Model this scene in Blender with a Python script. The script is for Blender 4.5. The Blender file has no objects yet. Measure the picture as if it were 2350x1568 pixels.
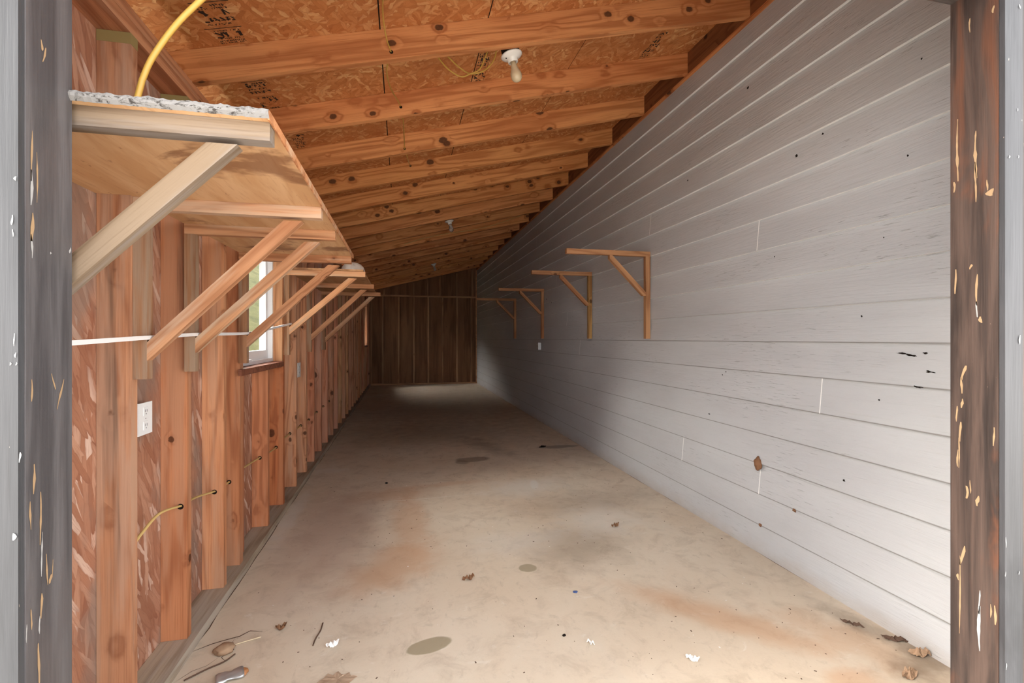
import bpy, bmesh, math, random
from mathutils import Vector, Matrix, noise as mnoise

# ---------------------------------------------------------------- camera, sky, exposure
sc = bpy.context.scene
COL = sc.collection
EYE = 1.185
cam_d = bpy.data.cameras.new('camera')
cam = bpy.data.objects.new('camera', cam_d)
COL.objects.link(cam)
cam.location = (0, 0, EYE)
YAW = math.atan2(252, 1110)
cam.rotation_euler = (math.radians(90), 0, -YAW)
cam_d.sensor_width = 36
cam_d.lens = 36 * 1110 / 2350
cam_d.shift_y = -7 / 2350
cam_d.clip_start = 0.02
sc.camera = cam

world = bpy.data.worlds.new('sky')
sc.world = world
world.use_nodes = True
wn = world.node_tree.nodes
wn.clear()
w_out = wn.new('ShaderNodeOutputWorld')
w_bg = wn.new('ShaderNodeBackground')
w_tc = wn.new('ShaderNodeTexCoord')
w_sep = wn.new('ShaderNodeSeparateXYZ')
w_ramp = wn.new('ShaderNodeValToRGB')
for el, (p, c) in zip([w_ramp.color_ramp.elements[0], w_ramp.color_ramp.elements[1], w_ramp.color_ramp.elements.new(.25)],
                      [(0, (1.42, 1.40, 1.39, 1)), (1, (.18, .20, .23, 1)), (.25, (.62, .65, .68, 1))]):
    el.position = p; el.color = c
w_bg.inputs['Strength'].default_value = 1.0
wl = world.node_tree.links
wl.new(w_tc.outputs['Generated'], w_sep.inputs[0])
wl.new(w_sep.outputs[2], w_ramp.inputs[0])
wl.new(w_ramp.outputs[0], w_bg.inputs['Color'])
world.node_tree.links.new(w_bg.outputs[0], w_out.inputs[0])

sun_d = bpy.data.lights.new('sun', 'SUN')
sun_d.energy = 7.5
sun_d.angle = math.radians(85)
sun_d.color = (1.0, .95, .87)
sun = bpy.data.objects.new('sun', sun_d)
COL.objects.link(sun)
sun.rotation_euler = (Vector((1.0, -.42, -.80))).to_track_quat('-Z', 'Y').to_euler()

sc.view_settings.view_transform = 'Standard'
sc.view_settings.look = 'None'
sc.view_settings.gamma = 1
sc.view_settings.use_curve_mapping = False
sc.view_settings.exposure = 2.44
sc.cycles.max_bounces = 16
sc.cycles.diffuse_bounces = 10

R = random.Random(5)

# ---------------------------------------------------------------- node helpers
def lin(r, g, b):
    f = lambda c: c / 12.92 if c <= .04045 else ((c + .055) / 1.055) ** 2.4
    return (f(r / 255), f(g / 255), f(b / 255), 1)

class NT:
    def __init__(s, name):
        s.m = bpy.data.materials.new(name)
        s.m.use_nodes = True
        s.t = s.m.node_tree
        s.n = s.t.nodes
        s.b = s.n.get('Principled BSDF')
    def new(s, kind, **kw):
        n = s.n.new(kind)
        for k, v in kw.items():
            setattr(n, k, v)
        return n
    def put(s, sock, v):
        if isinstance(v, bpy.types.NodeSocket):
            s.t.links.new(v, sock)
        else:
            sock.default_value = v
    def math(s, op, a, b=0.0, c=None, clamp=False):
        n = s.new('ShaderNodeMath', operation=op, use_clamp=clamp)
        s.put(n.inputs[0], a); s.put(n.inputs[1], b)
        if c is not None: s.put(n.inputs[2], c)
        return n.outputs[0]
    def vmath(s, op, a, b):
        n = s.new('ShaderNodeVectorMath', operation=op)
        s.put(n.inputs[0], a); s.put(n.inputs[1], b)
        return n.outputs[0]
    def mix(s, f, a, b, blend='MIX'):
        n = s.new('ShaderNodeMix', data_type='RGBA', blend_type=blend)
        s.put(n.inputs[0], f); s.put(n.inputs[6], a); s.put(n.inputs[7], b)
        return n.outputs[2]
    def noise(s, vec, scale=1.0, detail=2.0, rough=.5, dist=0.0, dim='3D'):
        n = s.new('ShaderNodeTexNoise', noise_dimensions=dim)
        s.put(n.inputs['Vector'], vec)
        n.inputs['Scale'].default_value = scale
        n.inputs['Detail'].default_value = detail
        n.inputs['Roughness'].default_value = rough
        n.inputs['Distortion'].default_value = dist
        return n.outputs['Fac']
    def voro(s, vec, scale=1.0, dim='3D', feature='F1', rnd=1.0):
        n = s.new('ShaderNodeTexVoronoi', voronoi_dimensions=dim, feature=feature)
        s.put(n.inputs['Vector'], vec)
        n.inputs['Scale'].default_value = scale
        n.inputs['Randomness'].default_value = rnd
        return n
    def step(s, v, lo, hi):
        n = s.new('ShaderNodeMapRange', interpolation_type='SMOOTHSTEP')
        s.put(n.inputs[0], v)
        n.inputs[1].default_value = lo; n.inputs[2].default_value = hi
        n.inputs[3].default_value = 0; n.inputs[4].default_value = 1
        return n.outputs[0]
    def ramp(s, v, stops):
        n = s.new('ShaderNodeValToRGB')
        e = n.color_ramp.elements
        while len(e) < len(stops): e.new(.5)
        for el, (p, c) in zip(e, stops):
            el.position = p; el.color = c
        s.put(n.inputs[0], v)
        return n.outputs[0]
    def scale(s, vec, sx, sy, sz, rot=(0, 0, 0)):
        n = s.new('ShaderNodeMapping')
        s.put(n.inputs['Vector'], vec)
        n.inputs['Rotation'].default_value = rot
        n.inputs['Scale'].default_value = (sx, sy, sz)
        return n.outputs[0]
    def coords(s, vary=True):
        tc = s.new('ShaderNodeTexCoord').outputs['Object']
        if not vary: return tc
        oi = s.new('ShaderNodeObjectInfo')
        cx = s.new('ShaderNodeCombineXYZ')
        s.put(cx.inputs[0], s.math('MULTIPLY', oi.outputs['Random'], 71.3))
        s.put(cx.inputs[1], s.math('MULTIPLY', oi.outputs['Random'], 37.7))
        s.put(cx.inputs[2], s.math('MULTIPLY', oi.outputs['Random'], 19.1))
        return s.vmath('ADD', tc, cx.outputs[0])
    def tint(s, col):
        oi = s.new('ShaderNodeObjectInfo')
        return s.mix(1.0, col, oi.outputs['Color'], 'MULTIPLY')
    def bump(s, h, strength=.3, dist=.002):
        n = s.new('ShaderNodeBump')
        n.inputs['Strength'].default_value = strength
        n.inputs['Distance'].default_value = dist
        s.put(n.inputs['Height'], h)
        s.put(s.b.inputs['Normal'], n.outputs[0])
    def done(s, col, rough=.7, spec=.3):
        s.put(s.b.inputs['Base Color'], col)
        s.put(s.b.inputs['Roughness'], rough)
        s.b.inputs['Specular IOR Level'].default_value = spec
        return s.m

def plain(name, rgb, rough=.6, spec=.4, metal=0.0, var=.12):
    t = NT(name)
    p = t.coords()
    n = t.noise(p, 14, 3, .6)
    c = t.mix(t.math('MULTIPLY', n, var * 2), rgb, tuple(x * .55 for x in rgb[:3]) + (1,))
    t.b.inputs['Metallic'].default_value = metal
    return t.done(c, rough, spec)

def wood(name, light, mid, dark, knots=.5, ksize=.13, rough=.72, freq=34, grey=None, streak=.0):
    """sawn board: local X runs along the grain"""
    t = NT(name)
    p = t.coords()
    vor = t.voro(t.scale(p, 6.2, 8.5, 8.5), 1.0)
    d = vor.outputs['Distance']
    sep = t.new('ShaderNodeSeparateColor')
    t.put(sep.inputs[0], vor.outputs['Color'])
    off = t.math('MULTIPLY', t.math('GREATER_THAN', sep.outputs[0], knots), 5.0)
    size = t.math('MULTIPLY', t.math('ADD', t.math('MULTIPLY', sep.outputs[1], .9), .45), ksize)
    wob = t.math('MULTIPLY', t.math('SUBTRACT', t.noise(p, 55, 2), .5), .09)
    kd = t.math('DIVIDE', t.math('ADD', t.math('ADD', d, off), wob), size)
    core = t.math('SUBTRACT', 1.0, t.step(kd, .72, 1.05))
    halo = t.math('SUBTRACT', 1.0, t.step(kd, .7, 2.6))
    g = t.noise(t.scale(p, .55, 7.5, 7.5), 1.0, 2.5, .5, .25)
    ph = t.math('ADD', t.math('MULTIPLY', g, freq), t.math('MULTIPLY', halo, 5.0))
    ring = t.math('ADD', t.math('MULTIPLY', t.math('SINE', ph), .5), .5)
    ring = t.math('POWER', ring, 2.6)
    fib = t.noise(t.scale(p, 3.5, 170, 170), 1.0, 4, .65)
    big = t.noise(t.scale(p, .9, 4, 4), 1.0, 3, .55)
    c = t.mix(t.step(big, .32, .68), light, mid)
    c = t.mix(t.math('MULTIPLY', ring, .62), c, dark)
    c = t.mix(t.math('MULTIPLY', t.step(fib, .47, .72), .5), c, dark)
    c = t.mix(t.math('MULTIPLY', halo, .35), c, dark)
    if grey is not None:
        gm = t.step(t.noise(t.scale(p, 1.3, 16, 16), 1.0, 4, .6), .46, .62)
        c = t.mix(t.math('MULTIPLY', gm, .8), c, grey)
    if streak:
        sm = t.step(t.noise(t.scale(p, .6, 11, 11), 1.0, 4, .65, .4), .6, .74)
        c = t.mix(t.math('MULTIPLY', sm, streak), c, (.045, .03, .022, 1))
    kc = t.mix(t.math('MULTIPLY', t.noise(p, 90, 2), .7), (.045, .016, .007, 1), (.16, .06, .022, 1))
    c = t.mix(t.math('MULTIPLY', core, .93), c, kc)
    c = t.tint(c)
    t.bump(t.math('ADD', t.math('MULTIPLY', fib, .6), t.math('MULTIPLY', ring, .25)), .5, .003)
    return t.done(c, rough, .25)

def osb(name, plane, tones, dark, size=1.0, weather=0.0, base=0):
    """flake board; plane picks the two object axes in the board's face"""
    t = NT(name)
    p = t.coords(False)
    s = t.new('ShaderNodeSeparateXYZ'); t.put(s.inputs[0], p)
    cb = t.new('ShaderNodeCombineXYZ')
    t.put(cb.inputs[0], s.outputs['XYZ'.index(plane[0])]); t.put(cb.inputs[1], s.outputs['XYZ'.index(plane[1])])
    q = cb.outputs[0]
    w = t.new('ShaderNodeTexNoise', noise_dimensions='2D')
    t.put(w.inputs['Vector'], q); w.inputs['Scale'].default_value = 26; w.inputs['Detail'].default_value = 2
    q = t.vmath('ADD', q, t.vmath('MULTIPLY', t.vmath('SUBTRACT', w.outputs['Color'], (.5, .5, .5)), (.010, .010, 0) if base else (.022, .022, 0)))
    col = None; hgt = None
    for k, (ang, th) in enumerate([(20, 0), (-35, .52), (75, .60), (-5, .62), (48, .66), (-65, .70)]):
        sx, sy = (9.5 + k) / size * (.75 if base else 1), (34 + 4 * k) / size * (1.25 if base else 1)
        m1 = t.scale(q, 1, 1, 1, (0, 0, math.radians(ang * (.28 if base else 1) + base)))
        m2 = t.scale(t.vmath('ADD', m1, (k * 3.7, k * 1.9, 0)), sx, sy, 1)
        v = t.voro(m2, 1.0, '2D')
        sp = t.new('ShaderNodeSeparateColor'); t.put(sp.inputs[0], v.outputs['Color'])
        fib = t.noise(t.scale(m1, 14, 230, 1), 1.0, 2, .6)
        c = t.ramp(sp.outputs[0], tones)
        c = t.mix(t.math('MULTIPLY', t.step(fib, .45, .8), .55), c, dark)
        c = t.mix(t.math('MULTIPLY', t.step(v.outputs['Distance'], .35, .75), .55), c, dark)
        h = t.math('ADD', sp.outputs[1], t.math('MULTIPLY', fib, .2))
        if col is None: col, hgt = c, h
        else:
            mk = t.math('MULTIPLY', t.math('GREATER_THAN', sp.outputs[1], th), t.math('SUBTRACT', 1.0, t.step(v.outputs['Distance'], .62, .66)))
            col = t.mix(mk, col, c); n = t.new('ShaderNodeMix'); t.put(n.inputs[0], mk); t.put(n.inputs[2], hgt); t.put(n.inputs[3], h); hgt = n.outputs[0]
    big = t.noise(q, 1.3, 3, .6, 0, '2D')
    col = t.mix(t.math('MULTIPLY', t.step(big, .5, .72), .35), col, dark)
    if weather:
        g = t.step(t.noise(t.scale(q, 3, 1.6, 1), 1.0, 4, .6, 0, '2D'), .48, .66)
        col = t.mix(t.math('MULTIPLY', g, weather), col, (.2, .16, .135, 1))
    t.bump(hgt, .5, .002)
    return t.done(col, .75, .25)

def ply(name, light, mid, dark, stain):
    """plywood sheet with blotchy stains, face in object XY"""
    t = NT(name)
    p = t.coords(False)
    g = t.noise(t.scale(p, 16, 2.2, 1), 1.0, 3, .5, .6)
    c = t.mix(t.step(g, .35, .65), light, mid)
    f = t.noise(t.scale(p, 120, 9, 1), 1.0, 3, .6)
    c = t.mix(t.math('MULTIPLY', t.step(f, .52, .75), .35), c, dark)
    n = t.noise(t.vmath('ADD', p, (3.1, 1.2, 0)), 2.6, 5, .62, .5)
    m = t.step(n, .57, .66)
    c = t.mix(t.math('MULTIPLY', m, .75), c, stain)
    n2 = t.noise(t.scale(p, 24, 9, 1), 1.0, 4, .7, .3)
    c = t.mix(t.math('MULTIPLY', t.step(n2, .64, .7), .6), c, stain)
    c = t.tint(c)
    t.bump(f, .2, .001)
    return t.done(c, .75, .25)

def painted(name):
    """wood-grain lap siding painted off white, boards along object Y"""
    t = NT(name)
    p = t.coords(False)
    g = t.noise(t.scale(p, 1, 5, 85), 1.0, 4, .65, .7)
    ringn = t.noise(t.scale(p, 1, .9, 9), 1.0, 2, .5, .5)
    ring = t.math('ADD', t.math('MULTIPLY', t.math('SINE', t.math('MULTIPLY', ringn, 70)), .5), .5)
    crack = t.step(t.noise(t.scale(p, 1, 11, 150), 1.0, 3, .6, .2), .61, .68)
    area = t.step(t.noise(t.scale(p, 1, 1.1, 4), 1.0, 3, .6), .48, .62)
    crack = t.math('MULTIPLY', crack, area)
    big = t.noise(t.scale(p, 1, .8, 3), 1.0, 4, .6)
    c = t.mix(t.step(big, .3, .7), (.435, .44, .452, 1), (.485, .495, .508, 1))
    c = t.mix(t.math('MULTIPLY', t.step(g, .55, .75), .2), c, (.36, .34, .31, 1))
    c = t.mix(t.math('MULTIPLY', crack, .32), c, (.16, .14, .12, 1))
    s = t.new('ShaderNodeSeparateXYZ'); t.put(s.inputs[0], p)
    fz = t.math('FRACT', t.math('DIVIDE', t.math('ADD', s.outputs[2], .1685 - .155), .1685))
    lip_shade = t.math('SUBTRACT', 1.0, t.step(fz, .018, .034))
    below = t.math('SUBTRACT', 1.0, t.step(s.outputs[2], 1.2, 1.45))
    c = t.mix(t.math('MULTIPLY', lip_shade, t.math('MULTIPLY', below, .6)), c, (.10, .08, .06, 1))  # lap shadow painted as a dark line on each lip, fading above eye level
    low = t.math('SUBTRACT', 1.0, t.step(t.math('ADD', s.outputs[2], t.math('MULTIPLY', t.noise(t.scale(p, 1, 5, 9), 1.0, 4, .7), .14)), .03, .16))
    c = t.mix(t.math('MULTIPLY', low, .45), c, (.34, .25, .17, 1))
    mould = t.step(t.noise(t.scale(p, 1, 9, 30), 1.0, 5, .75), .70, .76)
    lowz = t.math('SUBTRACT', 1.0, t.step(s.outputs[2], .1, .7))
    c = t.mix(t.math('MULTIPLY', t.math('MULTIPLY', mould, lowz), .7), c, (.1, .07, .05, 1))
    h = t.math('ADD', t.math('MULTIPLY', g, .8), t.math('MULTIPLY', ring, .10))
    h = t.math('SUBTRACT', h, t.math('MULTIPLY', crack, .8))
    t.bump(h, .55, .005)
    return t.done(c, .5, .4)

def stained_post(name, a, b, c3):
    t = NT(name)
    p = t.coords()
    n = t.noise(t.scale(p, 1.6, 22, 22), 1.0, 5, .6, .5)
    f = t.noise(t.scale(p, 5, 160, 160), 1.0, 3, .6)
    n2 = t.noise(t.scale(p, 2.2, 10, 10), 1.0, 4, .6, .8)
    c = t.mix(t.step(n, .35, .65), a, b)
    c = t.mix(t.math('MULTIPLY', t.step(n2, .52, .68), .75), c, c3)
    c = t.mix(t.math('MULTIPLY', t.step(f, .5, .8), .3), c, (.01, .008, .007, 1))
    sp = t.step(t.noise(t.scale(p, 40, 160, 160), 1.0, 2, .6), .775, .79)
    c = t.mix(sp, c, (.5, .42, .33, 1))
    c = t.tint(c)
    t.bump(t.math('ADD', f, n), .3, .002)
    return t.done(c, .5, .4)

def concrete(name):
    t = NT(name)
    p = t.coords(False)
    n1 = t.noise(p, .9, 5, .6, .3)
    n2 = t.noise(p, 6.5, 7, .7, .6)
    n3 = t.noise(p, 60, 4, .7)
    n4 = t.noise(t.scale(p, 1.6, .5, 1), 1.0, 4, .6, .6)
    c = t.mix(t.step(n1, .3, .7), (.60, .49, .37, 1), (.66, .575, .465, 1))
    c = t.mix(t.math('MULTIPLY', t.step(n2, .46, .72), .5), c, (.40, .315, .235, 1))
    n5 = t.noise(t.scale(p, 22, 13, 1), 1.0, 5, .7, .5)
    c = t.mix(t.math('MULTIPLY', t.step(n5, .55, .72), .35), c, (.34, .27, .2, 1))
    c = t.mix(t.math('MULTIPLY', t.step(t.noise(t.scale(p, 9, 15, 1), 1.0, 5, .7, .8), .6, .72), .4), c, (.72, .67, .60, 1))
    c = t.mix(t.math('MULTIPLY', t.step(n4, .52, .72), .35), c, (.58, .54, .48, 1))
    c = t.mix(t.math('MULTIPLY', t.step(n3, .55, .8), .18), c, (.3, .25, .2, 1))
    spk = t.step(t.noise(t.scale(p, 26, 20, 1), 1.0, 4, .75), .72, .76)
    c = t.mix(t.math('MULTIPLY', spk, .55), c, (.17, .13, .1, 1))
    s = t.new('ShaderNodeSeparateXYZ'); t.put(s.inputs[0], p)
    wx = t.math('MULTIPLY', t.math('SUBTRACT', t.noise(p, 7, 4, .6), .5), 1.0)
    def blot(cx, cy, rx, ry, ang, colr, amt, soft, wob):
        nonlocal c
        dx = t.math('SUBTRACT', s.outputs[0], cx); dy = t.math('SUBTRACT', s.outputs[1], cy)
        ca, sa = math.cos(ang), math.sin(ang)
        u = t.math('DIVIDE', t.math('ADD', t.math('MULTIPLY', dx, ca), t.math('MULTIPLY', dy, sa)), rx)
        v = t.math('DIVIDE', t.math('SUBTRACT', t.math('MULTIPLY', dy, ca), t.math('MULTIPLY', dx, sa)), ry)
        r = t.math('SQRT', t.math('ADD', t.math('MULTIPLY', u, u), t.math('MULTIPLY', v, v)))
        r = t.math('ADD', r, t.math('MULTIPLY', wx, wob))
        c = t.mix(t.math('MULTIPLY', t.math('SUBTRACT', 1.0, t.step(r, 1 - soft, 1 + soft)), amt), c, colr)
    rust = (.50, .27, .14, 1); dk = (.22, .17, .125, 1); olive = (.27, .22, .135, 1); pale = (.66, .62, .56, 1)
    blot(-.07, 3.78, .26, .13, 0, rust, .40, .7, 1.8)
    blot(.05, 3.2, .11, .5, 0, rust, .42, .5, 1.2)
    blot(-.03, 2.60, .16, .28, -.7, rust, .50, .6, 1.6)
    blot(1.33, 1.80, .09, .40, .75, rust, .50, .6, 1.5)
    blot(1.72, 1.55, .10, .25, .5, rust, .35, .7, 2.0)
    blot(1.52, 1.36, .12, .06, .2, rust, .5, .6, 2.0)
    blot(.33, 3.95, .35, .05, .1, rust, .35, .6, 2.0)
    blot(.98, 2.62, .28, .22, .5, dk, .50, .8, 1.6)
    blot(1.30, 3.30, .5, .20, .2, dk, .32, .8, 1.8)
    blot(-.45, 3.2, .22, .7, 0, (.42, .30, .25, 1), .45, .7, 1.6)
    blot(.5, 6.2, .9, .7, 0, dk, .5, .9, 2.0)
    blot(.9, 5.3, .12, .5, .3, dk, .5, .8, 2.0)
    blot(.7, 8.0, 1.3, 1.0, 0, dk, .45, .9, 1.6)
    blot(.95, 3.75, .30, .18, .3, pale, .55, .7, 2.0)
    blot(1.25, 2.95, .22, .20, .4, pale, .55, .7, 2.0)
    blot(.65, 2.75, .25, .15, .1, pale, .4, .8, 2.0)
    blot(-.72, 3.5, .05, .45, 0, pale, .6, .6, 2.2)
    blot(-.62, 4.6, .12, .08, 0, pale, .5, .7, 2.4)
    blot(1.045, 3.79, .035, .11, -.25, (.68, .64, .58, 1), .9, .25, .7)
    blot(.102, 1.89, .088, .045, .25, olive, .8, .07, .35)
    blot(.632, 2.416, .047, .042, 0, olive, .75, .10, .35)
    blot(.665, 4.70, .17, .09, .1, dk, .75, .2, .8)
    blot(.56, 4.62, .06, .08, .3, dk, .6, .3, .8)
    blot(1.66, 5.05, .22, .07, 0, (.2, .165, .13, 1), .7, .3, 1.0)
    blot(1.90, 1.40, .16, .09, .4, (.13, .09, .06, 1), .6, .7, 2.2)
    blot(1.86, 1.60, .05, .22, .25, (.2, .15, .11, 1), .45, .7, 2.4)
    t.bump(t.math('ADD', n3, t.math('MULTIPLY', n2, 1.5)), .18, .003)
    rg = t.new('ShaderNodeMapRange'); t.put(rg.inputs[0], n2); rg.inputs[3].default_value = .55; rg.inputs[4].default_value = .8
    return t.done(c, rg.outputs[0], .3)

def grassy(name):
    t = NT(name)
    p = t.coords(False)
    n = t.noise(p, 2.2, 6, .7); n2 = t.noise(p, 30, 4, .7)
    c = t.ramp(n, [(.3, (.02, .026, .007, 1)), (.5, (.05, .05, .015, 1)), (.7, (.085, .075, .032, 1))])
    c = t.mix(t.math('MULTIPLY', n2, .5), c, (.03, .034, .01, 1))
    t.bump(n2, .6, .03)
    return t.done(c, .9, .1)

M = {}
M['rafter'] = wood('rafter pine', (.68, .315, .125, 1), (.58, .24, .088, 1), (.30, .085, .022, 1), .7, .18, freq=38)
M['stud'] = wood('stud fir', (.55, .285, .16, 1), (.44, .185, .088, 1), (.24, .085, .038, 1), .6, .15, freq=48, grey=(.44, .25, .16, 1), streak=.55)
M['pale'] = wood('weathered pale pine', (.20, .145, .10, 1), (.175, .12, .075, 1), (.085, .05, .026, 1), .3, .12, freq=46, grey=(.21, .18, .16, 1), streak=.85)
M['brace'] = wood('worn shelf lumber', (.55, .31, .175, 1), (.47, .235, .115, 1), (.24, .095, .042, 1), .4, .13, freq=46, grey=(.50, .38, .28, 1), streak=.25)
M['bracket'] = wood('bracket lumber', (.50, .26, .125, 1), (.43, .19, .085, 1), (.24, .09, .035, 1), .4, .13, freq=44)
M['plate'] = wood('dusty sole plate', (.44, .36, .27, 1), (.38, .30, .22, 1), (.20, .145, .10, 1), .1, .08, freq=44, grey=(.42, .36, .30, 1))
M['redsill'] = wood('red brown sill', (.24, .09, .05, 1), (.19, .065, .035, 1), (.09, .03, .018, 1), .1, .08)
M['osb_roof'] = osb('roof flake board', 'XY', [(0, (.42, .145, .042, 1)), (.45, (.52, .20, .064, 1)), (.8, (.59, .26, .095, 1)), (1, (.68, .37, .16, 1))], (.32, .10, .028, 1), 1.0)
M['osb_wall'] = osb('wall flake board', 'YZ', [(0, (.30, .125, .07, 1)), (.5, (.40, .19, .115, 1)), (.8, (.48, .265, .175, 1)), (1, (.62, .44, .35, 1))], (.22, .085, .05, 1), 1.5, .6, 72)
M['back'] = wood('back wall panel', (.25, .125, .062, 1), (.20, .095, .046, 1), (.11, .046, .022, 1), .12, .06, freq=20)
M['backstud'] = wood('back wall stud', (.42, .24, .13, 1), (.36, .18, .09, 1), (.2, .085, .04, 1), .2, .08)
M['ply'] = ply('shelf plywood', (.62, .385, .21, 1), (.53, .30, .145, 1), (.34, .165, .075, 1), (.18, .07, .03, 1))
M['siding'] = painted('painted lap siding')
M['caulk_and_lit_lap'] = plain('white caulk and lit lap', (.88, .87, .85, 1), .5)
M['concrete'] = concrete('stained concrete')
M['post'] = stained_post('dark stained post', (.040, .031, .028, 1), (.125, .092, .078, 1), (.20, .085, .045, 1))
M['postgrey'] = stained_post('dark grey stained post', (.050, .045, .047, 1), (.098, .090, .092, 1), (.075, .064, .064, 1))
M['casing'] = stained_post('grey painted casing', (.036, .0355, .037, 1), (.050, .049, .051, 1), (.027, .0265, .028, 1))
M['chip'] = plain('bare wood chip', (.36, .235, .13, 1), .7, .2, 0, .3)
M['chipwhite'] = plain('pale paint chip', (.34, .33, .32, 1), .7, .2)
M['dark'] = plain('dark hole', (.012, .008, .006, 1), .9, .1)
M['ink'] = plain('black stencil ink', (.035, .022, .016, 1), .8, .2)
M['porcelain'] = plain('white porcelain', (.78, .75, .70, 1), .25, .5, 0, .05)
M['bulb'] = plain('frosted bulb', (.60, .48, .31, 1), .3, .5, 0, .08)
M['yellow'] = plain('yellow cable sheath', (.46, .27, .05, 1), .45, .4, 0, .08)
M['straw'] = plain('faded cable sheath', (.60, .42, .16, 1), .55, .3, 0, .15)
M['white'] = plain('white plastic', (.80, .80, .80, 1), .35, .5, 0, .04)
M['blue'] = plain('blue plastic box', (.03, .05, .12, 1), .5)
M['vinyl'] = plain('white vinyl', (.82, .83, .84, 1), .35, .5, 0, .04)
M['zinc'] = plain('galvanised steel', (.55, .56, .57, 1), .42, .5, .7, .35)
M['globe'] = plain('dirty off white glass', (.62, .55, .47, 1), .5, .4, 0, .4)
M['mud'] = plain('dry mud', (.24, .12, .065, 1), .95, .1, 0, .5)
M['leaf'] = plain('dead brown leaf', (.23, .11, .055, 1), .8, .2, 0, .5)
M['lightleaf'] = plain('dry tan leaf', (.42, .27, .17, 1), .8, .2, 0, .4)
M['twig'] = plain('twig bark', (.11, .065, .045, 1), .8, .2)
M['straw_twig'] = plain('dry straw', (.62, .5, .34, 1), .8, .2)
M['paper'] = plain('white paper scrap', (.85, .83, .80, 1), .8, .2, 0, .06)
M['bluechip'] = plain('blue plastic', (.06, .10, .25, 1), .5)
M['card'] = plain('tan torn card', (.44, .31, .215, 1), .9, .1, 0, .35)
M['flake'] = M['paper']
M['grass'] = grassy('rough grass')
M['drive'] = plain('pale driveway', (.46, .44, .41, 1), .85, .2)
M['roof'] = plain('roofing', (.10, .095, .09, 1), .9, .2)
M['darkwall'] = plain('dark exterior boards', (.06, .055, .05, 1), .8, .2)
g = NT('window glass')
gl = g.new('ShaderNodeBsdfGlass'); gl.inputs['Roughness'].default_value = 0; gl.inputs['IOR'].default_value = 1.02
g.t.links.new(gl.outputs[0], g.n['Material Output'].inputs[0]); g.n.remove(g.b)
M['glass'] = g.m

# ---------------------------------------------------------------- mesh helpers
WM = {}
def link(name, me, mats, parent=None, mw=Matrix.Identity(4), tint=None, smooth=False):
    o = bpy.data.objects.new(name, me)
    COL.objects.link(o)
    for m in (mats if isinstance(mats, (list, tuple)) else [mats]):
        me.materials.append(m)
    if smooth:
        for p in me.polygons: p.use_smooth = True
    WM[o.name] = mw.copy()
    if parent is not None:
        o.parent = parent
        o.matrix_local = WM[parent.name].inverted() @ mw
    else:
        o.matrix_world = mw
    if tint: o.color = (*tint, 1)
    return o

def obj(name, bm, mats, parent=None, mw=Matrix.Identity(4), tint=None, smooth=False):
    bmesh.ops.recalc_face_normals(bm, faces=bm.faces)
    me = bpy.data.meshes.new(name)
    bm.to_mesh(me); bm.free()
    return link(name, me, mats, parent, mw, tint, smooth)

def empty(name, loc, parent=None):
    o = bpy.data.objects.new(name, None)
    COL.objects.link(o)
    o.empty_display_size = .05
    mw = Matrix.Translation(loc)
    WM[o.name] = mw
    if parent is not None:
        o.parent = parent; o.matrix_local = WM[parent.name].inverted() @ mw
    else: o.matrix_world = mw
    return o

def thing(name, label, cat, loc, group=None):
    return tag(empty(name, loc), label, cat, group)

def tag(o, label, cat, group=None):
    o['label'] = label; o['category'] = cat; o['kind'] = 'thing'
    if group: o['group'] = group
    return o

def struct(o):
    o['kind'] = 'structure'
    return o

def box(bm, x0, x1, y0, y1, z0, z1, mi=0):
    vs = [bm.verts.new((x, y, z)) for z in (z0, z1) for y in (y0, y1) for x in (x0, x1)]
    fs = []
    for q in ((0, 2, 3, 1), (4, 5, 7, 6), (0, 1, 5, 4), (2, 6, 7, 3), (0, 4, 6, 2), (1, 3, 7, 5)):
        f = bm.faces.new([vs[i] for i in q]); f.material_index = mi; fs.append(f)
    return vs, fs

def bev(bm, w=.003, seg=1):
    es = [e for e in bm.edges if len(e.link_faces) == 2 and e.calc_face_angle(0) > .5]
    bmesh.ops.bevel(bm, geom=es, offset=w, segments=seg, affect='EDGES', profile=.6)

def frame(a, b, side):
    """local X from a to b, local Y near 'side'"""
    a = Vector(a); b = Vector(b)
    x = (b - a).normalized()
    z = x.cross(Vector(side)).normalized()
    y = z.cross(x).normalized()
    m = Matrix((x, y, z)).transposed().to_4x4()
    m.translation = a
    return m, (b - a).length

def beam(name, a, b, side, ty, tz, mat, parent, tint=None, bw=.003, cut0=0, cut1=0, marks=()):
    """square-edged board on the centre line a-b, ty thick along 'side'; cut0/cut1 slant the ends (dx per unit local z);
    marks: (x, y, z, normal axis, radius, material index) small round holes"""
    m, L = frame(a, b, side)
    bm = bmesh.new()
    vs, _ = box(bm, 0, L, -ty / 2, ty / 2, -tz / 2, tz / 2)
    for v in vs:
        v.co.x += (cut0 if v.co.x < L / 2 else cut1) * v.co.z
    if bw: bev(bm, bw)
    mats = [mat]
    if marks:
        mats.append(M['dark'])
        inv = m.inverted()
        for (w, nrm, r) in marks:
            c = inv @ Vector(w); n = inv.to_3x3() @ Vector(nrm)
            disc(bm, c + n * .0006, n, r, 1, jag=.5 if r > .0115 else 0)
    return obj(name, bm, mats, parent, m, tint)

def disc(bm, c, n, r, mi, sx=1.0, axis=None, seg=14, jag=0.0):
    n = Vector(n).normalized()
    u = Vector(axis).normalized() if axis is not None else n.orthogonal().normalized()
    v = n.cross(u)
    vs = []
    for i in range(seg):
        a = 2 * math.pi * i / seg
        rr = r * (1 + jag * (R.random() - .5) * 2)
        vs.append(bm.verts.new(Vector(c) + u * math.cos(a) * rr * sx + v * math.sin(a) * rr))
    f = bm.faces.new(vs); f.material_index = mi
    f.normal_update()
    if f.normal.dot(n) < 0: f.normal_flip()

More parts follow.
